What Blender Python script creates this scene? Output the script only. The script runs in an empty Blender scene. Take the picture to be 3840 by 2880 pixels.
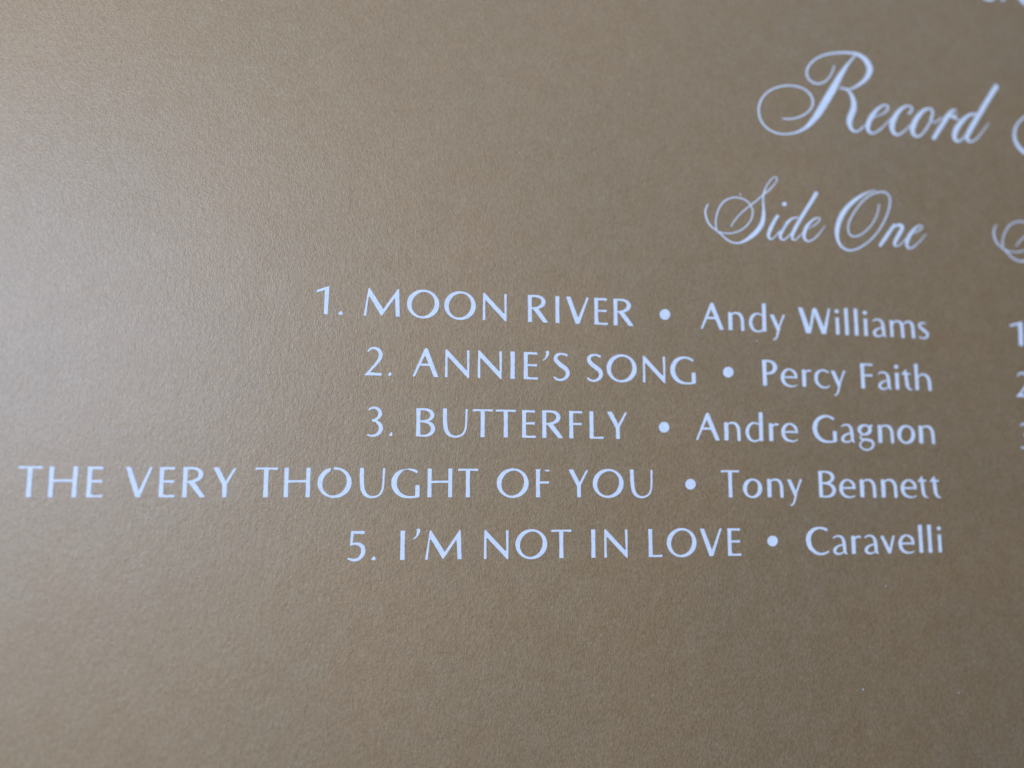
import bpy, math, random
import numpy as np
from mathutils import Vector, Matrix
from mathutils.geometry import delaunay_2d_cdt

random.seed(7)
scene = bpy.context.scene
col = scene.collection

# ------------------------------------------------------------------ camera
# 28 mm-equivalent compact held about 10 cm over the sleeve. The axes come from the
# vanishing points of the printed lines: text direction X, up the sleeve Y, normal Z.
F = 3035.0                       # focal length in photo pixels (3840 wide)
H = 0.097                        # camera height over the sleeve, metres
d1 = np.array([15080, 425, F], float); d1 /= np.linalg.norm(d1)
d2 = np.array([30, -22740, F], float); d2 -= d1 * d2.dot(d1); d2 /= np.linalg.norm(d2)
nz = np.cross(d1, d2)
RCW = np.stack([d1, d2, nz], axis=1)         # world -> camera (x right, y down, z ahead)
foot_z = H                                    # the point under the camera is the world origin
cam_data = bpy.data.cameras.new('camera')
cam = bpy.data.objects.new('camera', cam_data); col.objects.link(cam)
R = RCW.T @ np.diag([1, -1, -1])              # Blender camera axes in the world
M = Matrix([[*R[0], 0], [*R[1], 0], [*R[2], H], [0, 0, 0, 1]])
cam.matrix_world = M
cam_data.sensor_width = 36.0
cam_data.lens = 36.0 * F / 3840.0
cam_data.clip_start = 0.005; cam_data.clip_end = 50
scene.camera = cam
def plane(u, v):
    """photo pixel -> point on the sleeve (x, y), metres"""
    r = RCW.T @ np.array([u - 1920.0, v - 1440.0, F])
    t = -H / r[2]
    return (r[0] * t, r[1] * t)
fx, fy = plane(1650, 1650)
cam_data.dof.use_dof = True
pf = RCW @ np.array([fx, fy, -H])
cam_data.dof.focus_distance = float(pf[2])
cam_data.dof.aperture_fstop = 8.5

# ------------------------------------------------------------------ light
world = bpy.data.worlds.new("World"); scene.world = world
world.use_nodes = True
wn = world.node_tree.nodes; bg = wn['Background']
bg.inputs['Color'].default_value = (0.72, 0.80, 1.0, 1); bg.inputs['Strength'].default_value = 0.09
def area(name, loc, target, sx, sy, energy, color):
    l = bpy.data.lights.new(name, 'AREA'); l.shape = 'RECTANGLE'; l.size = sx; l.size_y = sy
    l.energy = energy; l.color = color
    o = bpy.data.objects.new(name, l); col.objects.link(o); o.location = loc
    d = Vector(target) - Vector(loc)
    o.rotation_euler = d.to_track_quat('-Z', 'Y').to_euler()
    return o
area('window_light', (-0.30, 0.125, 0.62), (0, 0, 0), 0.26, 0.20, 6.7, (0.535, 0.695, 1.0))
area('top_fill_light', (0.38, 0.72, 0.70), (0, 0, 0), 0.9, 0.7, 2.9, (0.57, 0.715, 0.90))  # added fill lamp, lifts the sheen towards the top; no known window there
scene.view_settings.view_transform = 'Standard'
scene.view_settings.look = 'None'
scene.view_settings.exposure = 0.0
scene.view_settings.gamma = 1.0

# ------------------------------------------------------------------ materials
def new_mat(name):
    m = bpy.data.materials.new(name); m.use_nodes = True
    m.node_tree.nodes.clear()
    return m, m.node_tree.nodes, m.node_tree.links
def paper_bump(N, L, strength):
    """fibre relief shared by the printed board and the bare paper of the letters"""
    tc = N.new('ShaderNodeTexCoord')
    mp = N.new('ShaderNodeMapping'); mp.inputs['Scale'].default_value = (1.0, 0.55, 1.0)
    mp.inputs['Rotation'].default_value = (0, 0, 0.25)
    L.new(tc.outputs['Object'], mp.inputs['Vector'])
    n1 = N.new('ShaderNodeTexNoise'); n1.inputs['Scale'].default_value = 6500; n1.inputs['Detail'].default_value = 4
    n2 = N.new('ShaderNodeTexNoise'); n2.inputs['Scale'].default_value = 2800; n2.inputs['Detail'].default_value = 4
    n3 = N.new('ShaderNodeTexNoise'); n3.inputs['Scale'].default_value = 260; n3.inputs['Detail'].default_value = 2
    for n in (n1, n2, n3): L.new(mp.outputs['Vector'], n.inputs['Vector'])
    a = N.new('ShaderNodeMath'); a.operation = 'MULTIPLY'; a.inputs[1].default_value = 0.6
    b = N.new('ShaderNodeMath'); b.operation = 'MULTIPLY_ADD'; b.inputs[1].default_value = 0.6
    c = N.new('ShaderNodeMath'); c.operation = 'MULTIPLY_ADD'; c.inputs[1].default_value = 0.6
    L.new(n1.outputs['Fac'], a.inputs[0])
    L.new(n2.outputs['Fac'], b.inputs[0]); L.new(a.outputs[0], b.inputs[2])
    L.new(n3.outputs['Fac'], c.inputs[0]); L.new(b.outputs[0], c.inputs[2])
    bp = N.new('ShaderNodeBump'); bp.inputs['Strength'].default_value = strength
    bp.inputs['Distance'].default_value = 0.000062
    L.new(c.outputs[0], bp.inputs['Height'])
    return tc, bp

def ink_material():
    m, N, L = new_mat('bronze_brown_ink_on_board')
    out = N.new('ShaderNodeOutputMaterial')
    tc, bp = paper_bump(N, L, 1.0)
    # mottled ink: small warm and cool patches, pale fibres pricking through
    nm = N.new('ShaderNodeTexNoise'); nm.inputs['Scale'].default_value = 420; nm.inputs['Detail'].default_value = 5
    nm.inputs['Roughness'].default_value = 0.65
    L.new(tc.outputs['Object'], nm.inputs['Vector'])
    r1 = N.new('ShaderNodeValToRGB')
    r1.color_ramp.elements[0].position = 0.30; r1.color_ramp.elements[0].color = INK_A
    r1.color_ramp.elements[1].position = 0.72; r1.color_ramp.elements[1].color = INK_B
    L.new(nm.outputs['Fac'], r1.inputs['Fac'])
    nf = N.new('ShaderNodeTexNoise'); nf.inputs['Scale'].default_value = 5200; nf.inputs['Detail'].default_value = 3
    fm = N.new('ShaderNodeMapping'); fm.inputs['Scale'].default_value = (1.0, 0.45, 1.0); fm.inputs['Rotation'].default_value = (0, 0, -0.3)
    L.new(tc.outputs['Object'], fm.inputs['Vector']); L.new(fm.outputs[0], nf.inputs['Vector'])
    mr = N.new('ShaderNodeMapRange'); mr.inputs['From Min'].default_value = 0.25; mr.inputs['From Max'].default_value = 0.75
    mr.inputs['To Min'].default_value = 0.45; mr.inputs['To Max'].default_value = 1.55
    L.new(nf.outputs['Fac'], mr.inputs['Value'])
    mx = N.new('ShaderNodeVectorMath'); mx.operation = 'SCALE'
    L.new(r1.outputs['Color'], mx.inputs[0]); L.new(mr.outputs[0], mx.inputs['Scale'])
    nb = N.new('ShaderNodeTexNoise'); nb.inputs['Scale'].default_value = 38; nb.inputs['Detail'].default_value = 3
    L.new(tc.outputs['Object'], nb.inputs['Vector'])
    rb = N.new('ShaderNodeValToRGB')
    rb.color_ramp.elements[0].position = 0.35; rb.color_ramp.elements[0].color = (0.93, 0.97, 1.0, 1)
    rb.color_ramp.elements[1].position = 0.65; rb.color_ramp.elements[1].color = (1.06, 1.0, 0.93, 1)
    L.new(nb.outputs['Fac'], rb.inputs['Fac'])
    mb = N.new('ShaderNodeVectorMath'); mb.operation = 'MULTIPLY'
    L.new(mx.outputs[0], mb.inputs[0]); L.new(rb.outputs['Color'], mb.inputs[1])
    df = N.new('ShaderNodeBsdfDiffuse'); L.new(mb.outputs[0], df.inputs['Color']); L.new(bp.outputs[0], df.inputs['Normal'])
    gl = N.new('ShaderNodeBsdfAnisotropic'); gl.inputs['Color'].default_value = INK_SHEEN
    gl.inputs['Roughness'].default_value = 0.68
    L.new(bp.outputs[0], gl.inputs['Normal'])
    ms = N.new('ShaderNodeMixShader'); ms.inputs[0].default_value = SHEEN_MIX
    L.new(df.outputs[0], ms.inputs[1]); L.new(gl.outputs[0], ms.inputs[2])
    g2 = N.new('ShaderNodeBsdfAnisotropic'); g2.inputs['Color'].default_value = (0.011, 0.016, 0.020, 1)   # thin varnish
    g2.inputs['Roughness'].default_value = 0.36; L.new(bp.outputs[0], g2.inputs['Normal'])
    ad = N.new('ShaderNodeAddShader'); L.new(ms.outputs[0], ad.inputs[0]); L.new(g2.outputs[0], ad.inputs[1])
    L.new(ad.outputs[0], out.inputs['Surface'])
    return m
INK_A = (0.158, 0.097, 0.040, 1); INK_B = (0.192, 0.137, 0.078, 1)
INK_SHEEN = (0.61, 0.415, 0.240, 1); SHEEN_MIX = 0.42

def plain_paper():
    m, N, L = new_mat('bare_white_paper')
    out = N.new('ShaderNodeOutputMaterial')
    tc, bp = paper_bump(N, L, 0.25)
    nf = N.new('ShaderNodeTexNoise'); nf.inputs['Scale'].default_value = 2500; nf.inputs['Detail'].default_value = 3
    L.new(tc.outputs['Object'], nf.inputs['Vector'])
    r = N.new('ShaderNodeValToRGB')
    r.color_ramp.elements[0].position = 0.3; r.color_ramp.elements[0].color = (0.63, 0.64, 0.70, 1)
    r.color_ramp.elements[1].position = 0.6; r.color_ramp.elements[1].color = (0.72, 0.73, 0.77, 1)
    L.new(nf.outputs['Fac'], r.inputs['Fac'])
    p = N.new('ShaderNodeBsdfPrincipled'); p.inputs['Roughness'].default_value = 0.6
    p.inputs['Specular IOR Level'].default_value = 0.3
    L.new(r.outputs['Color'], p.inputs['Base Color']); L.new(bp.outputs[0], p.inputs['Normal'])
    L.new(p.outputs[0], out.inputs['Surface'])
    return m
def table_wood():
    m, N, L = new_mat('pale_table_top')
    out = N.new('ShaderNodeOutputMaterial'); tc = N.new('ShaderNodeTexCoord')
    mp = N.new('ShaderNodeMapping'); mp.inputs['Scale'].default_value = (3, 30, 3)
    L.new(tc.outputs['Object'], mp.inputs['Vector'])
    n = N.new('ShaderNodeTexNoise'); n.inputs['Scale'].default_value = 4; n.inputs['Detail'].default_value = 6
    L.new(mp.outputs[0], n.inputs['Vector'])
    r = N.new('ShaderNodeValToRGB'); r.color_ramp.elements[0].color = (0.20, 0.12, 0.06, 1); r.color_ramp.elements[1].color = (0.36, 0.24, 0.14, 1)
    L.new(n.outputs['Fac'], r.inputs['Fac'])
    p = N.new('ShaderNodeBsdfPrincipled'); p.inputs['Roughness'].default_value = 0.5
    L.new(r.outputs['Color'], p.inputs['Base Color']); L.new(p.outputs[0], out.inputs['Surface'])
    return m
INK = ink_material(); PAPER = plain_paper(); WOOD = table_wood()

# ------------------------------------------------------------------ builders
def mesh_obj(name, verts, faces, mat, parent=None, label=None):
    me = bpy.data.meshes.new(name); me.from_pydata(verts, [], faces); me.update()
    me.materials.append(mat)
    o = bpy.data.objects.new(name, me); col.objects.link(o)
    if parent: o.parent = parent
    if label: o['label'] = label
    return o
def rounded_board(x0, x1, y0, y1, z0, z1, r=0.0004):
    """a card board with softly rounded long edges"""
    prof = [(0, z0 + r), (0, z1 - r), (r * .3, z1 - r * .3), (r, z1)]
    rings = []
    for ins, z in [(r, z0)] + prof:
        rings.append([(x0 + ins, y0 + ins, z), (x1 - ins, y0 + ins, z), (x1 - ins, y1 - ins, z), (x0 + ins, y1 - ins, z)])
    v = [p for q in rings for p in q]; f = [(3, 2, 1, 0)]
    for k in range(len(rings) - 1):
        for j in range(4):
            a, b = 4 * k + j, 4 * k + (j + 1) % 4
            f.append((a, b, b + 4, a + 4))
    t = 4 * (len(rings) - 1); f.append((t, t + 1, t + 2, t + 3))
    return v, f

sleeve = bpy.data.objects.new('record_sleeve', None); col.objects.link(sleeve)
cx, _ = plane(3665, 1500)
SX0, SX1, SY0, SY1 = cx - 0.1575, cx + 0.1575, -0.200, 0.115
sleeve.location = (0, 0, -0.0034)
ZB = 0.0034                        # local height of the printed face
sleeve['label'] = 'brown cardboard record sleeve printed with song titles in white lettering'
sleeve['category'] = 'record sleeve'
v, f = rounded_board(SX0, SX1, SY0, SY1, 0.0019, ZB)
mesh_obj('back_panel', v, f, INK, sleeve)
v, f = rounded_board(SX0, SX1, SY0, SY1, 0.0, 0.0014)
mesh_obj('front_panel', v, f, INK, sleeve)
v, f = rounded_board(SX0 - 0.0012, SX0 - 0.0001, SY0, SY1, 0.0, ZB - 0.0002, 0.0003)
mesh_obj('spine', v, f, INK, sleeve)
v, f = rounded_board(-1.2, 1.2, -0.8, 0.8, -0.03, 0.0, 0.002)
tb = mesh_obj('table_top', v, f, WOOD); tb.location = (0, 0, -0.0036); tb['kind'] = 'structure'

# ------------------------------------------------------------------ pen: strokes with changing width
def smooth(pts, widths, step):
    """Catmull-Rom through the points, widths along with them"""
    P = [np.array([*p, w], float) for p, w in zip(pts, widths)]
    if len(P) < 3: 
        return P
    P = [2 * P[0] - P[1]] + P + [2 * P[-1] - P[-2]]
    out = []
    for i in range(1, len(P) - 2):
        p0, p1, p2, p3 = P[i - 1:i + 3]
        n = max(2, int(np.linalg.norm((p2 - p1)[:2]) / step))
        for k in range(n):
            t = k / n
            q = 0.5 * ((2 * p1) + (-p0 + p2) * t + (2 * p0 - 5 * p1 + 4 * p2 - p3) * t * t + (-p0 + 3 * p1 - 3 * p2 + p3) * t ** 3)
            q[2] = p1[2] + (p2[2] - p1[2]) * t
            out.append(q)
    out.append(P[-2])
    return out
def stroke_polys(pw, step, closed=False):
    pts = [p[:2] for p in pw]; ws = [p[2] for p in pw]
    S = smooth(pts, ws, step)
    polys = []; n = len(S); prev = None
    for i in range(n):
        a = S[max(0, i - 1)][:2]; b = S[min(n - 1, i + 1)][:2]
        if closed and i in (0, n - 1): a, b = S[n - 2][:2], S[1][:2]
        t = b - a; t = t / (np.linalg.norm(t) + 1e-9); nn = np.array([-t[1], t[0]]) * S[i][2] / 2
        l, r = S[i][:2] + nn, S[i][:2] - nn
        if prev is not None: polys.append([tuple(prev[0]), tuple(prev[1]), tuple(r), tuple(l)])
        prev = (l, r)
    if not closed:                 # softly rounded pen ends
        for e, q in ((0, 1), (n - 1, n - 2)):
            c = S[e][:2]; rad = S[e][2] / 2
            t = c - S[q][:2]; t = t / (np.linalg.norm(t) + 1e-9); nn = np.array([-t[1], t[0]])
            polys.append([tuple(c + rad * (math.cos(a) * nn + 0.55 * math.sin(a) * t)) for a in np.linspace(0, math.pi, 7)])
    return polys
def disc(c, r, n=28, ry=None):
    ry = ry or r
    return [(c[0] + r * math.cos(2 * math.pi * k / n), c[1] + ry * math.sin(2 * math.pi * k / n)) for k in range(n)]

def densify(poly, mx):
    out = []
    for i, p in enumerate(poly):
        q = poly[(i + 1) % len(poly)]
        n = max(1, int(math.hypot(q[0] - p[0], q[1] - p[1]) / mx))
        for k in range(n): out.append((p[0] + (q[0] - p[0]) * k / n, p[1] + (q[1] - p[1]) * k / n))
    return out

def ragged(x, y, s, amp):
    """soft, slightly uneven ink edge"""
    return amp * (math.sin(x * s * 1.7 + 3.1 * math.sin(y * s * .9)) + .6 * math.sin(y * s * 2.3 + 1.3 * math.sin(x * s * 1.1)))

def print_shape(name, polys_px, parent, zoff=0.00003, label=None):
    """polygons in photo pixels -> one flat piece of bare paper on the printed face"""
    vs, fs = [], []
    for poly in polys_px:
        q = []
        for (u, v_) in poly:
            u2 = u + ragged(u, v_, 0.31, 0.15); v2 = v_ + ragged(v_, u, 0.29, 0.15)
            x, y = plane(u2, v2); q.append(Vector((x * 1000, y * 1000)))
        ar = sum(q[i].x * q[(i + 1) % len(q)].y - q[(i + 1) % len(q)].x * q[i].y for i in range(len(q)))
        if ar < 0: q.reverse()
        fs.append(list(range(len(vs), len(vs) + len(q)))); vs += q
    V, E, FA, *_ = delaunay_2d_cdt(vs, [], fs, 0, 1e-5)
    polys = [np.array([(vs[i].x, vs[i].y) for i in f_]) for f_ in fs]
    def inside(px, py):
        for q in polys:
            if px < q[:, 0].min() or px > q[:, 0].max() or py < q[:, 1].min() or py > q[:, 1].max(): continue
            x1, y1 = q[:, 0], q[:, 1]; x2, y2 = np.roll(x1, -1), np.roll(y1, -1)
            m = (y1 > py) != (y2 > py)
            xi = x1[m] + (py - y1[m]) * (x2[m] - x1[m]) / (y2[m] - y1[m])
            wind = np.sum(np.where(y2[m] > y1[m], 1, -1)[xi > px])
            if wind != 0: return True
        return False
    used = [f_ for f_ in FA if inside(sum(V[i].x for i in f_) / len(f_), sum(V[i].y for i in f_) / len(f_))]
    verts = [(p.x / 1000, p.y / 1000, ZB + zoff) for p in V]
    faces = []
    for fc in used:
        a, b, c = [V[i] for i in fc[:3]]
        if (b.x - a.x) * (c.y - a.y) - (c.x - a.x) * (b.y - a.y) < 0: fc = list(reversed(fc))
        faces.append(fc)
    return mesh_obj(name, verts, faces, PAPER, parent, label)

# ------------------------------------------------------------------ the sans alphabet
# every glyph: frame (left, right, baseline, cap height) and strokes / outlines traced in that frame
def ring(cx, cy, rx, ry, thick, thin, a0=0, a1=360, tilt=14, n=56):
    pts = []
    for k in range(n + 1):
        a = math.radians(a0 + (a1 - a0) * k / n)
        w = thin + (thick - thin) * (abs(math.cos(a + math.radians(tilt))) ** 1.7)
        pts.append((cx + (rx - w / 2) * math.cos(a), cy - (ry - w / 2) * math.sin(a), w))
    return ('c' if a1 - a0 == 360 else 'r', pts)
S = lambda *p: ('s', list(p))
P = lambda *p: ('p', list(p))
def stem(xl, xr, yt, yb):         # optima stem: a slight waist
    k = (xr - xl) * .045; ym = (yt + yb) / 2
    return P((xl, yt + 2), (xl + 3, yt), (xr - 3, yt), (xr, yt + 2), (xr - k, ym), (xr, yb - 3), (xr - 3, yb), (xl + 3, yb), (xl, yb - 3), (xl + k, ym))
G = {}
def glyph(ch, x0, x1, base, h, *parts, slope=0, shear=0): G[ch] = (x0, x1, base, h, parts, slope, shear)
glyph('1', 92, 255, 483, 361, P((92, 180), (97, 172), (235, 124), (255, 122), (255, 200), (246, 483), (194, 483), (201, 170), (104, 202), (95, 200)), slope=.01)
glyph('2', 165, 398, 478, 366, S((205, 170, 18), (232, 134, 26), (285, 122, 28), (340, 145, 42), (371, 200, 50), (357, 262, 46), (312, 328, 36), (258, 392, 30), (205, 450, 26)), P((165, 472), (168, 478), (386, 478), (389, 447), (250, 438), (222, 425)))
glyph('3', 130, 335, 468, 363, S((148, 137, 18), (175, 115, 26), (225, 108, 28), (277, 137, 42), (293, 190, 48), (266, 240, 36), (225, 264, 26), (195, 271, 26)), S((195, 275, 22), (240, 280, 28), (290, 320, 46), (308, 368, 52), (290, 422, 46), (240, 460, 32), (180, 468, 24), (135, 455, 18)))
glyph('5', 85, 312, 530, 383, P((122, 152), (128, 149), (299, 150), (296, 188), (157, 184), (150, 190)), P((122, 152), (158, 178), (144, 312), (140, 330), (120, 338), (112, 330)), S((122, 322, 24), (170, 312, 30), (225, 318, 40), (272, 352, 52), (286, 408, 56), (270, 465, 50), (225, 512, 40), (160, 526, 32), (92, 506, 24)))
glyph('.', 0, 62, 70, 362, P((0, 55), (12, 46), (28, 25), (50, 22), (62, 45), (54, 70), (14, 68)))
glyph('M', 710, 1290-0, 496, 360, P((710, 493), (713, 496), (742, 496), (768, 250), (778, 244), (786, 250), (930, 480), (940, 490), (950, 480), (1102, 258), (1110, 262), (1125, 494), (1172, 494), (1176, 490), (1160, 136), (1150, 130), (1142, 138), (960, 402), (785, 138), (775, 130), (765, 140)))
G['M'] = (710, 1176) + G['M'][2:]
glyph('O', 0, 1.15, 0, 1, ring(.575, -.5, .575, .525, .172, .076))
glyph('o', 0, .70, 0, 1, ring(.35, -.335, .35, .365, .152, .072))
glyph('N', 38, 345, 482, 350, P((38, 478), (42, 482), (67, 482), (70, 478), (68, 235), (76, 226), (84, 232), (325, 485), (337, 491), (342, 480), (344, 140), (340, 136), (316, 136), (312, 141), (318, 385), (312, 389), (300, 382), (64, 134), (52, 128), (42, 136)))
glyph('R', 620, 880, 505, 347, stem(620, 672, 158, 505), S((645, 171, 26), (735, 171, 27), (795, 190, 38), (823, 240, 55), (800, 290, 46), (755, 315, 32), (712, 325, 25), (660, 328, 22)), P((684, 332), (690, 325), (745, 322), (762, 340), (880, 500), (868, 506), (820, 506), (694, 345)))
glyph('I', 0, 52, 347, 347, stem(0, 52, 0, 347))
glyph('V', 1118, 1408, 525, 345, P((1118, 186), (1122, 181), (1170, 181), (1174, 186), (1272, 452), (1380, 186), (1384, 181), (1405, 181), (1408, 186), (1288, 520), (1283, 525), (1240, 525), (1235, 520)))
glyph('E', 1480, 1655, 540, 345, stem(1480, 1530, 195, 540), P((1500, 195), (1642, 197), (1645, 200), (1640, 228), (1560, 222), (1520, 230)), P((1510, 350), (1640, 345), (1642, 348), (1638, 376), (1560, 372), (1515, 375)), P((1500, 540), (1520, 505), (1560, 516), (1652, 513), (1655, 516), (1648, 541)))
glyph('F', 600, 772, 495, 357, stem(602, 655, 138, 495), P((620, 138), (768, 141), (772, 144), (768, 170), (700, 165), (645, 172)), P((635, 295), (765, 293), (767, 296), (763, 323), (700, 320), (640, 322)))
glyph('F_broken', 600, 772, 495, 357, stem(602, 653, 138, 495), P((620, 138), (660, 139), (664, 145), (656, 156), (645, 172)), P((712, 148), (730, 146), (767, 144), (772, 150), (767, 168), (730, 166), (714, 158)), P((635, 295), (765, 293), (767, 296), (763, 323), (700, 320), (640, 322)))
glyph('A', 790, 1118, 490, 355, P((790, 482), (933, 145), (952, 128), (970, 128), (945, 218), (818, 484), (812, 490), (795, 490)), P((928, 155), (952, 126), (968, 126), (980, 138), (1118, 485), (1112, 492), (1068, 492), (1060, 487), (945, 218)), P((862, 352), (878, 322), (1000, 322), (1012, 352)))
glyph('S', 400, 605, 502, 357, S((572, 175, 32), (540, 160, 26), (500, 155, 24), (455, 166, 36), (428, 200, 46), (432, 240, 52), (475, 290, 56), (530, 330, 56), (570, 368, 54), (582, 415, 50), (562, 462, 42), (515, 494, 30), (465, 500, 26), (425, 482, 26), (406, 462, 20)))
glyph('G', 46, 372, 480, 345, S((335, 178, 30), (300, 155, 28), (240, 140, 26), (170, 155, 40), (112, 200, 52), (80, 270, 62), (80, 345, 62), (112, 412, 54), (168, 460, 40), (230, 477, 28), (300, 478, 24), (350, 468, 22)), P((320, 340), (324, 335), (364, 335), (369, 340), (371, 470), (362, 478), (320, 480)))
glyph('G_broken', 46, 372, 480, 345, S((335, 178, 32), (300, 158, 28), (255, 147, 20), (228, 142, 10)), S((222, 143, 8), (205, 148, 9), (198, 150, 7)), S((185, 150, 10), (150, 170, 34), (112, 205, 50), (80, 270, 62), (80, 345, 62), (112, 412, 54), (168, 460, 40), (230, 477, 28), (300, 478, 24), (350, 468, 22)), P((320, 340), (324, 335), (364, 335), (369, 340), (371, 470), (362, 478), (320, 480)))
glyph('O_broken', 0, 1.15, 0, 1, ring(.575, -.5, .575, .525, .172, .076, a0=-250, a1=91), P((.29, -.945), (.42, -1.0), (.45, -.965), (.35, -.88), (.30, -.84)))
glyph('U', 1875, 2165, 500, 360, S((1900, 148, 48), (1901, 250, 47), (1905, 340, 48), (1916, 410, 48), (1945, 465, 42), (1985, 492, 32), (2027, 499, 26), (2072, 490, 24), (2115, 460, 24), (2142, 400, 24), (2150, 320, 23), (2152, 230, 24), (2155, 148, 26)))
glyph('T', 1495, 1757, 483, 365, P((1495, 140), (1500, 120), (1505, 118), (1753, 118), (1757, 122), (1752, 146), (1745, 148), (1680, 142), (1560, 142), (1502, 146)), stem(1598, 1652, 130, 483))
glyph('H', 1392, 1718, 535, 372, stem(1394, 1448, 163, 535), stem(1663, 1716, 163, 535), P((1430, 321), (1680, 319), (1680, 349), (1560, 346), (1430, 352)))
glyph('L', 863, 1047, 500, 354, stem(865, 917, 146, 500), P((880, 502), (905, 470), (940, 478), (1044, 474), (1047, 478), (1040, 502)))
glyph('Y', 1100, 1350, 498, 351, P((1100, 158), (1106, 148), (1152, 147), (1158, 152), (1240, 312), (1254, 345), (1254, 498), (1206, 498), (1204, 360), (1198, 345)), P((1310, 180), (1325, 160), (1350, 150), (1346, 165), (1335, 190), (1254, 345), (1236, 345), (1232, 320)))
glyph('B', 763, 1012, 468, 363, stem(763, 818, 105, 468), S((795, 117, 24), (880, 119, 28), (940, 140, 42), (972, 190, 54), (950, 238, 40), (890, 267, 26), (800, 272, 20)), S((800, 276, 20), (890, 280, 28), (957, 312, 46), (983, 370, 56), (955, 428, 44), (890, 458, 26), (795, 457, 24)))
glyph('C', 145, 435, 517, 355, S((418, 197, 34), (380, 177, 30), (310, 170, 28), (240, 197, 44), (190, 258, 60), (177, 330, 64), (192, 410, 58), (235, 468, 46), (290, 505, 34), (350, 512, 26), (400, 498, 24), (432, 478, 20)))
glyph('P', 1240, 1437, 508, 330, stem(1242, 1296, 176, 508), S((1262, 189, 24), (1335, 191, 28), (1388, 220, 44), (1406, 268, 58), (1385, 320, 44), (1340, 347, 30), (1285, 350, 22)))
glyph('W', 120, 535, 520, 334, P((120, 192), (124, 187), (172, 187), (176, 192), (256, 440), (303, 205), (318, 187), (345, 187), (357, 195), (446, 430), (510, 192), (514, 187), (533, 187), (536, 192), (470, 515), (465, 520), (418, 520), (413, 515), (328, 270), (272, 515), (268, 520), (214, 520), (208, 515)))
glyph('n', 1018, 1230, 492, 345, P((1018, 260), (1024, 257), (1060, 255), (1068, 290), (1072, 340), (1071, 489), (1067, 492), (1024, 492), (1020, 489)), S((1055, 300, 18), (1083, 270, 24), (1130, 262, 30), (1175, 282, 42), (1200, 335, 48), (1205, 400, 46), (1207, 488, 46)), shear=-.01)
glyph('d', 1290, 1518, 492, 345, P((1463, 122), (1468, 119), (1507, 119), (1512, 123), (1519, 488), (1514, 493), (1474, 493), (1468, 488)), S((1478, 285, 16), (1430, 263, 22), (1382, 262, 28), (1337, 300, 44), (1315, 360, 50), (1321, 420, 48), (1350, 473, 38), (1398, 497, 26), (1440, 492, 24), (1478, 470, 20)), shear=-.025)
glyph('r', 1595, 1722, 500, 345, P((1597, 272), (1602, 268), (1640, 266), (1647, 300), (1650, 340), (1650, 497), (1646, 500), (1604, 500), (1600, 497)), S((1636, 325, 18), (1655, 292, 26), (1690, 280, 30), (1716, 284, 30)), shear=-.015)
glyph('e', 1758, 1975, 500, 345, S((1965, 478, 14), (1932, 494, 18), (1880, 498, 26), (1820, 475, 40), (1786, 420, 52), (1785, 350, 52), (1815, 295, 40), (1865, 271, 24), (1910, 284, 32), (1945, 320, 44), (1956, 360, 36), (1957, 386, 34)), P((1795, 366), (1972, 364), (1975, 370), (1972, 388), (1795, 390)))
glyph('y', 1770, 1965, 468, 353, P((1770, 240), (1775, 233), (1813, 232), (1820, 238), (1886, 410), (1890, 440), (1868, 482), (1860, 470)), S((1946, 235, 32), (1915, 315, 26), (1882, 405, 28), (1862, 485, 30), (1840, 552, 24), (1805, 577, 20)))
glyph('i', 0, 52, 360, 342, stem(2, 47, 130, 360), ('p', disc((24, 48), 26)))
glyph('l', 0, 54, 360, 342, stem(3, 50, 0, 360))
glyph('t', 1600, 1715, 467, 342, P((1598, 250), (1628, 215), (1642, 190), (1655, 188), (1660, 235), (1702, 237), (1706, 245), (1700, 260), (1600, 262)), S((1648, 230, 36), (1653, 320, 46), (1658, 395, 46), (1668, 440, 38), (1692, 464, 24), (1716, 466, 14)))
glyph('a', 485, 672, 513, 355, S((500, 302, 16), (530, 280, 24), (578, 275, 26), (618, 300, 38), (635, 355, 48), (640, 420, 48), (642, 470, 42), (655, 505, 28), (672, 512, 12)), S((630, 388, 18), (560, 408, 28), (518, 445, 44), (512, 485, 42), (550, 512, 30), (600, 503, 22), (638, 478, 20)))
glyph('m', 1297, 1612, 570, 338, stem(1300, 1340, 345, 570), S((1335, 395, 16), (1368, 360, 26), (1410, 355, 28), (1443, 382, 44), (1453, 440, 46), (1457, 566, 46)), S((1460, 405, 16), (1500, 365, 26), (1545, 355, 30), (1578, 385, 44), (1586, 440, 46), (1590, 566, 46)))
glyph('s', 1660, 1800, 583, 338, S((1762, 382, 20), (1725, 374, 24), (1686, 392, 34), (1683, 425, 40), (1728, 468, 44), (1775, 510, 42), (1778, 550, 34), (1743, 580, 26), (1700, 580, 22), (1668, 562, 16)))
glyph('c', 180, 372, 458, 328, S((362, 262, 26), (320, 241, 24), (270, 240, 28), (222, 273, 44), (204, 330, 50), (211, 390, 46), (245, 438, 36), (295, 461, 26), (340, 458, 22), (372, 438, 16)))
glyph('h', 1485, 1695, 490, 328, stem(1486, 1530, 143, 490), S((1525, 325, 16), (1560, 288, 24), (1602, 280, 28), (1647, 308, 42), (1667, 370, 46), (1672, 486, 46)))
glyph('g', 745, 955, 488, 345, ring(835, 320, 92, 74, 48, 24), P((895, 268), (905, 256), (938, 250), (940, 256), (930, 280), (912, 285)), S((805, 385, 18), (775, 413, 22), (785, 443, 28), (850, 450, 34), (915, 465, 38), (938, 508, 36), (915, 562, 28), (855, 588, 22), (795, 570, 24), (766, 525, 26), (788, 478, 22), (830, 455, 16)))
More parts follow.
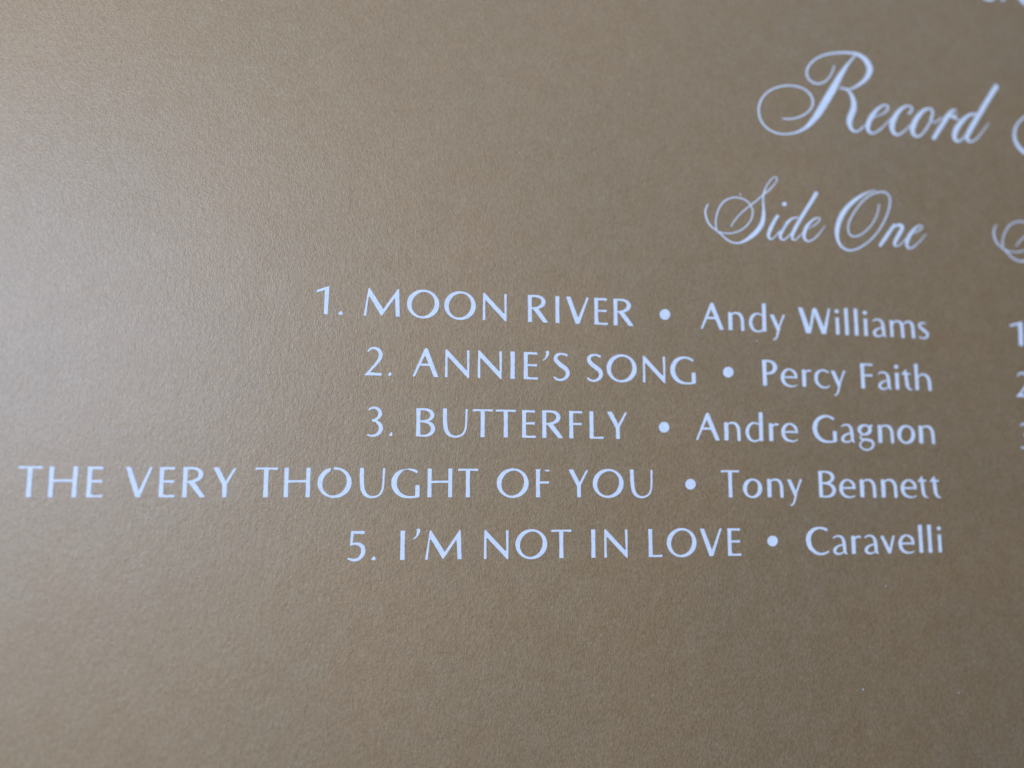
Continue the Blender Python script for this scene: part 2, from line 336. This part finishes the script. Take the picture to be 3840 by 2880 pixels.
glyph('v', 1110, 1295, 505, 355, P((1110, 277), (1114, 271), (1146, 269), (1152, 274), (1222, 440), (1266, 275), (1270, 270), (1292, 270), (1295, 275), (1236, 500), (1231, 506), (1205, 506), (1200, 500)))
glyph("'", 262, 342, 495, 357, S((320, 126, 42), (322, 150, 38), (310, 190, 26), (290, 220, 18), (262, 243, 8)))

K = 2212 / 640.0
LINES = {
 1: dict(base=[(1223.7,1179.7),(1491,1188.1),(1814.5,1199.5),(2307.8,1219.1),(2630,1234.5),(2864,1243),(3028,1251),(3421.5,1266.4)],
         cap=[(1230,104.5),(1480,104),(1815,101.8),(1985,100.6),(2308,99.8),(2650,97.5),(3030,96.4),(3430,94)]),
 2: dict(base=[(1401,1408.3),(1635.4,1413.8),(1921.8,1420.5),(1971.6,1422.3),(2415.7,1432.8),(2867.5,1447),(3015,1451),(3238.7,1457.4),(3481.7,1463.2)],
         cap=[(1400,105.9),(1920,102.6),(2400,99.5),(2860,96.5),(3235,94),(3480,92.5)]),
 3: dict(base=[(1404,1635),(1571.5,1635.4),(1808.7,1639.3),(1966,1641.5),(2041,1642.4),(2315.9,1644.8),(2704,1651.4),(2891.6,1654.7),(3299.5,1660.3),(3496,1662.6)],
         cap=[(1400,106.5),(1570,105.2),(2041,103.3),(2315,101.6),(2690,100),(3080,98),(3500,95.5)]),
 4: dict(base=[(105,1864.9),(692,1864.4),(1100,1864),(1611,1864.8),(1755,1865.2),(2167,1864.2),(2741,1865.3),(3075,1865),(3356,1864.6)],
         cap=[(110,115.7),(276,115.2),(690,113.6),(1000,111.4),(1120,110.5),(1610,108),(2017,105.2),(2741,101.5),(3075,99),(3500,96)]),
 5: dict(base=[(1330,2102),(1507,2099),(1724,2098),(2104,2092.4),(2224,2091),(2438,2088.9),(2669,2085.3),(2738,2084),(3200,2076.7),(3455,2072.4),(3488,2071.8)],
         cap=[(1340,110.8),(1507,109.2),(1724,108),(2104,107.5),(2224,106.5),(2438,104.5),(2738,102.3),(3070,101.5),(3480,98.5)]),
}
for k_, L_ in LINES.items():
    b = np.array(L_['base']); L_['bp'] = np.polyfit(b[:, 0], b[:, 1], 2)
    c = np.array(L_['cap']); L_['cp'] = np.polyfit(c[:, 0], c[:, 1], 1)
def base_at(line, x): return float(np.polyval(LINES[line]['bp'], x))
def cap_at(line, x): return float(np.polyval(LINES[line]['cp'], x))
def shear_at(x): return 0.043 * (1950 - x) / 1000.0

def glyph_polys(ch):
    x0, x1, base, h, parts, slope, shear = G[ch]
    sc = 1.0 / h
    def cv(x, y): 
        y2 = y - slope * (x - x0); x2 = x - shear * (base - y)
        return ((x2 - x0) / (x1 - x0), (base - y2) / h)
    wn = (x1 - x0) / h               # natural width in cap heights
    polys = []
    for kind, data in parts:
        if kind == 'p': polys.append([cv(*p) for p in densify(data, h * .12)])
        elif kind == 's':
            if ch.islower(): data = [(x, y, w * .88) for x, y, w in data]
            for q in stroke_polys(data, h * .05): polys.append([cv(*p) for p in q])
        else:
            for q in stroke_polys(data, h * .05, closed=(kind == 'c')): polys.append([cv(*p) for p in q])
    return polys
CACHE = {}
def put_letter(ch, zoff, xl, xr, line, parent, name='letter', fixed=None):
    if ch not in CACHE: CACHE[ch] = glyph_polys(ch)
    ul, ur = zoff[0] + xl / K, zoff[0] + xr / K
    if fixed: base, cap, slope, sh = fixed
    um = (ul + ur) / 2
    if not fixed:
        cap = cap_at(line, um); sh = shear_at(um); base = base_at(line, um)
        slope = base_at(line, um + 20) - base_at(line, um - 20); slope /= 40
    out = []
    for poly in CACHE[ch]:
        q = []
        for gx, gy in poly:
            u = ul + gx * (ur - ul)
            q.append((u + sh * cap * (gy - .5), base + slope * (u - um) - gy * cap))
        out.append(q)
    return print_shape(name, out, parent)

def part(name, label):
    e = bpy.data.objects.new(name, None); col.objects.link(e); e.parent = sleeve; e['label'] = label
    return e

TRACKS = [
 (1, 'printed track line 1. MOON RIVER, Andy Williams', [
  ((1160,1040), [('1',92,252),('.',375,437),('M',708,1176),('O',1266,1684),('O',1748,2157)]),
  ((1800,1060), [('N',36,346),('R',620,880),('I',977,1028),('V',1118,1408),('E',1480,1656),('R',1730,1986)]),
  ((2400,1100), [('*',322,275),('A',783,1078),('n',1140,1348),('d',1403,1630),('y',1684,1882)]),
  ((2960,1100), [('W',120,532),('i',594,648),('l',712,768),('l',836,892),('i',960,1013),('a',1068,1245),('m',1297,1622),('s',1662,1802)])]),
 (2, "printed track line 2. ANNIE'S SONG, Percy Faith", [
  ((1320,1270), [('2',165,398),('.',465,515),('A',790,1120),('N',1206,1522),('N',1630,1942),('I',2053,2110)]),
  ((1960,1280), [('E',13,200),("'",262,342),('S',400,607),('S',832,1037),('O',1087,1477),('N',1556,1848)]),
  ((2500,1300), [('G',46,374),('*',797,331),('P',1238,1438),('e',1474,1692),('r',1748,1868)]),
  ((3000,1320), [('c',180,374),('y',400,592),('F',783,943),('a',1000,1175),('i',1228,1283),('t',1320,1442),('h',1485,1698)])]),
 (3, 'printed track line 3. BUTTERFLY, Andre Gagnon', [
  ((1340,1500), [('3',130,335),('.',415,458),('B',763,1012),('U',1106,1427),('T',1493,1757),('T',1792,2056)]),
  ((1960,1500), [('E',-8,172),('R',252,522),('F',600,772),('L',863,1049),('Y',1100,1352),('*',1832,353)]),
  ((2420,1510), [('A',653,957),('n',1018,1232),('d',1290,1520),('r',1595,1722),('e',1758,1976)]),
  ((3000,1520), [('G',162,472),('a',520,700),('g',745,957),('n',1005,1212),('o',1256,1487),('n',1535,1740)])]),
 (4, 'printed track line THE VERY THOUGHT OF YOU, Tony Bennett', [
  ((0,1700), [('T',225,542),('H',630,1004),('E',1128,1342),('V',1624,1968)]),
  ((600,1700), [('E',-10,200),('R',295,592),('Y',690,982),('T',1227,1522),('H',1606,1950)]),
  ((1200,1710), [('O_broken',-32,410),('U',511,838),('G_broken',925,1295),('H',1391,1716),('T',1785,2050)]),
  ((1820,1720), [('O',148,561),('F_broken',653,830),('Y',1083,1332),('O',1392,1791),('U',1876,2167)]),
  ((2440,1730), [('*',515,297),('T',912,1150),('o',1192,1442),('n',1507,1718),('y',1770,1965)]),
  ((2980,1730), [('B',310,532),('e',573,785),('n',840,1052),('n',1116,1326),('e',1368,1578),('t',1600,1717),('t',1755,1880)])]),
 (5, "printed track line 5. I'M NOT IN LOVE, Caravelli", [
  ((1280,1950), [('5',85,312),('.',388,448),('I',764,823),("'",930,1020),('M',1088,1560),('N',1848,2167)]),
  ((1900,1950), [('O',113,525),('T',577,840),('I',1095,1149),('N',1263,1567),('L',1835,2017)]),
  ((2400,1940), [('O',346,731),('V',781,1060),('E',1135,1310),('*',1717,307)]),
  ((2980,1930), [('C',145,437),('a',485,672),('r',728,852),('a',893,1078),('v',1110,1297),('e',1340,1550),('l',1603,1660),('l',1722,1777),('i',1852,1902)])]),
]
for line, label, groups in TRACKS:
    e = part('track_line', label)
    for off, items in groups:
        for it in items:
            if it[0] == '*':
                c = (off[0] + it[1] / K, off[1] + it[2] / K)
                print_shape('bullet', [disc(c, 19.6, 40, 20.0)], e)
            else: put_letter(it[0], off, it[1], it[2], line, e)

# numbers of the facing column, cut by the frame
e = part('number_column', 'printed numbers 1, 2 and 3 of the facing column')
put_letter('1', (0, 0), 3788 * K, 3836 * K, 0, e, 'numeral', (1296, 90, .05, -.07))
put_letter('2', (0, 0), 3808 * K, 3866 * K, 0, e, 'numeral', (1488.5, 92, .035, -.07))
put_letter('3', (0, 0), 3825 * K, 3877 * K, 0, e, 'numeral', (1680.5, 92, .02, -.07))

# ------------------------------------------------------------------ the script headings, pen strokes
def pen(z, sc, pws, xf=None):
    out = []
    for pw in pws:
        q = [(z[0] + x / sc, z[1] + y / sc, max(w - 2.5 - 2.0 * (w < 24), 5) / sc) for x, y, w in pw]
        if xf: q = [(*xf(x, y), w * .93) for x, y, w in q]
        out += stroke_polys(q, 5.0)
    return out
ZR, SR = (2800, 150), 2212 / 1040
RECORD = {
 'R': [[(905,104,10),(862,130,14),(805,195,24),(745,285,44),(682,400,60),(622,500,62),(562,598,54),(490,682,34),(420,728,22),(340,749,17),(260,748,17),(180,716,17),(120,656,18),(96,580,19),(102,510,19),(142,440,18),(210,390,17),(300,366,17),(390,369,17),(470,400,18),(515,450,20),(527,500,20),(510,550,18),(460,595,17),(400,621,16),(340,631,16),(285,627,14)],
       [(697,205,16),(684,250,15),(660,295,16),(620,334,17),(570,350,18),(520,336,18),(486,300,19),(478,255,20),(496,205,20),(545,156,19),(620,120,19),(710,104,20),(800,102,22),(880,114,26),(942,155,38),(975,208,48),(978,258,46),(945,315,34),(890,360,24),(825,392,16),(780,384,12),(738,372,10)],
       [(735,392,10),(775,392,12),(812,408,20),(838,448,30),(853,505,42),(848,560,48),(828,610,52),(818,658,44),(833,708,28),(865,732,18),(905,715,17),(945,676,15)]],
 'e': [[(1060,602,12),(1105,575,18),(1128,542,20),(1115,522,18),(1082,524,20),(1035,560,28),(990,620,40),(966,680,40),(970,724,28),(1002,745,19),(1050,724,17),(1100,680,15),(1145,632,14)],
       [(940,682,14),(985,640,12),(1030,612,12),(1075,594,14)]],
 'c': [[(1290,588,22),(1312,568,20),(1318,545,19),(1298,528,18),(1258,532,22),(1210,572,34),(1172,632,46),(1158,690,44),(1170,738,30),(1205,757,21),(1252,730,17),(1310,676,14)]],
 'o': [[(1462,546,18),(1412,562,28),(1362,615,40),(1328,680,44),(1322,732,36),(1345,768,22),(1385,762,19),(1430,710,19),(1465,648,19),(1482,590,22),(1476,556,22),(1452,546,18)],
       [(1462,612,12),(1472,648,15),(1508,655,15),(1550,622,14)]],
 'r': [[(1638,570,14),(1600,620,30),(1550,690,38),(1488,788,32)],
       [(1560,640,12),(1600,592,18),(1640,566,28),(1672,556,10)],
       [(1612,605,20),(1650,612,34),(1672,630,18),(1696,636,8)],
       [(1655,606,10),(1682,580,10)]],
 'd': [[(1832,592,18),(1780,596,24),(1722,642,36),(1672,710,44),(1655,768,38),(1672,806,24),(1710,798,19),(1758,745,15),(1810,670,14)],
       [(1992,368,40),(1930,465,41),(1862,580,41),(1803,680,42),(1765,750,40),(1758,792,28),(1785,812,18),(1830,790,16),(1880,730,14),(1932,660,11)]],
}
h = part('heading_line', 'large script heading reading Record')
for ch, st in RECORD.items(): print_shape('letter', pen(ZR, SR, st), h)
# the next capital runs out of the frame at the right
ZO, SO = (3720, 380), 766 / 120
print_shape('letter', pen(ZO, SO, [[(1300,240,46),(1000,285,44),(850,335,44),(745,398,46),(672,462,50),(600,552,56),(552,655,64),(530,770,70),(538,890,76),(582,1010,84),(655,1115,92),(775,1225,96),(960,1300,100),(1200,1320,90),(1450,1250,85)]]), h)

ZS, SS = (2600, 620), 2212 / 900
SIDE = {
 'S': [[(346,562,14),(382,506,15),(442,438,15),(525,370,17),(600,310,16),(650,265,18),(700,226,16),(745,176,15),(770,135,15),(762,110,14),(735,113,14),(697,155,15),(665,210,16),(648,262,20),(642,330,20),(646,400,24),(645,470,36),(630,540,44),(592,600,46),(540,650,42),(480,692,28),(420,716,19),(360,711,18),(300,678,18),(252,632,18),(200,592,16),(150,548,19),(118,482,21),(110,420,19),(122,380,17),(137,356,13)],
       [(215,600,15),(205,530,17),(222,430,17),(270,345,17),(335,305,16),(402,297,16),(470,316,16),(522,360,16),(545,420,17),(535,490,17),(490,558,16),(420,606,15),(340,627,15),(275,624,14),(235,610,14)]],
 'i': [[(777,465,30),(742,520,34),(705,596,36),(692,650,32),(710,682,20),(750,660,15),(795,605,14),(850,535,10)]],
 'd': [[(962,482,16),(910,491,22),(860,535,32),(812,610,37),(800,660,30),(825,688,18),(870,660,16),(930,590,14),(975,520,14)],
       [(1134,254,38),(1080,345,36),(1010,455,36),(945,568,36),(912,640,33),(915,684,20),(950,680,15),(1000,630,14)]],
 'e': [[(1060,582,10),(1115,552,14),(1155,518,16),(1165,492,15),(1140,485,16),(1100,505,22),(1050,555,32),(1022,620,37),(1022,668,28),(1050,700,19),(1100,685,17),(1150,640,15),(1190,590,12),(1212,556,8)],
       [(1000,632,12),(1040,590,10),(1075,576,10)]],
 'O': [[(1682,226,10),(1600,252,20),(1520,298,32),(1430,374,42),(1362,470,48),(1328,570,46),(1324,660,34),(1352,735,24),(1402,775,21),(1460,784,20),(1540,754,19),(1630,690,18),(1710,598,18),(1770,490,18),(1806,380,18),(1810,305,18),(1782,258,18),(1720,246,18),(1640,270,18),(1560,330,18),(1490,420,18),(1440,510,18),(1425,590,18),(1445,643,17),(1500,656,16),(1570,620,16),(1640,550,16),(1690,460,16),(1712,358,14)]],
 'n': [[(1852,548,28),(1805,616,36),(1762,680,36),(1718,742,28)],
       [(1762,680,12),(1810,615,16),(1860,560,22),(1908,552,34),(1924,580,36),(1898,630,37),(1865,690,37),(1852,728,28),(1870,747,17),(1912,725,15),(1965,668,14)]],
 'e ': [[(2010,632,10),(2060,612,14),(2098,585,16),(2108,562,16),(2085,555,16),(2045,578,24),(1995,640,35),(1970,700,36),(1968,744,26),(1997,767,18),(2050,735,16),(2100,685,14),(2146,628,9)]],
}
h = part('heading_line', 'script subheading reading Side One')
for ch, st in SIDE.items():
    pl = pen(ZS, SS, st)
    if ch == 'i': pl.append([(ZS[0] + x / SS, ZS[1] + y / SS) for x, y in disc((838, 357), 21, 20, 19)])
    print_shape('letter', pl, h)
print_shape('ink_speck', [disc((ZS[0] + 432 / SS, ZS[1] + 268 / SS), 3.0, 8, 4.0)], h)
# the facing column's heading: same hand, only its first swashes enter the frame
def xf(x, y):
    dx, dy = x - 2655, y - 766.5
    return (3736.7 + .8956 * dx - .0462 * dy, 845 + .0833 * dx + .8646 * dy)
h = part('heading_line', 'start of the facing script subheading, cut by the frame')
for ch in ('S', 'i', 'd', 'e'):
    pl = pen(ZS, SS, SIDE[ch], xf)
    print_shape('letter', pl, h)
# feet of the line above
h = part('heading_line', 'feet of script letters cut by the top of the frame')
print_shape('letter', stroke_polys([(3672, -34, 8), (3684, -14, 9), (3700, -3, 11), (3718, -2, 10), (3734, -14, 8), (3750, -32, 7)], 4), h)
print_shape('letter', stroke_polys([(3776, -46, 14), (3766, -20, 15), (3759, 1, 12)], 4), h)
print_shape('letter', stroke_polys([(3812, -30, 12), (3828, -3, 15), (3845, 12, 16), (3866, 14, 12)], 4), h)

# pinholes in the ink where the white board shows
SPECKS = [(1513.6,1579.6,3.2),(2838,1278,4.5),(1166,788,3.6),(334,2177,3),(490,2181,3.6),(362,2245,2.6),(859,2410,4),(881,2436,2),(757,2278,2.2),
 (3236,2585,5.5),(3320,2197,3.5),(3451,2530,3.2),(3594,2598,3.4),(3235,2422,2.6),(1700,2772,2.6),(1676,1437,3),(1671,1451,3.6),(1012,1397,2.6),(941,1675,3),(2283,2395,2),
 (1815,2362,2),(95,60,3),(832,3,3),(1443,300,2),(566,1243,2),(2192,2424,2),(1440,2820,2),(2809,1465,2.4)]
for (u, v_, r) in SPECKS:
    a = random.uniform(0, 3); q = []
    for k in range(8):
        t = 2 * math.pi * k / 8; rr = .6 * r * random.uniform(.7, 1.15)
        x, y = rr * math.cos(t) * .75, rr * math.sin(t) * 1.2
        q.append((u + x * math.cos(a * .3) - y * math.sin(a * .3), v_ + x * math.sin(a * .3) + y * math.cos(a * .3)))
    print_shape('ink_speck', [q], sleeve)
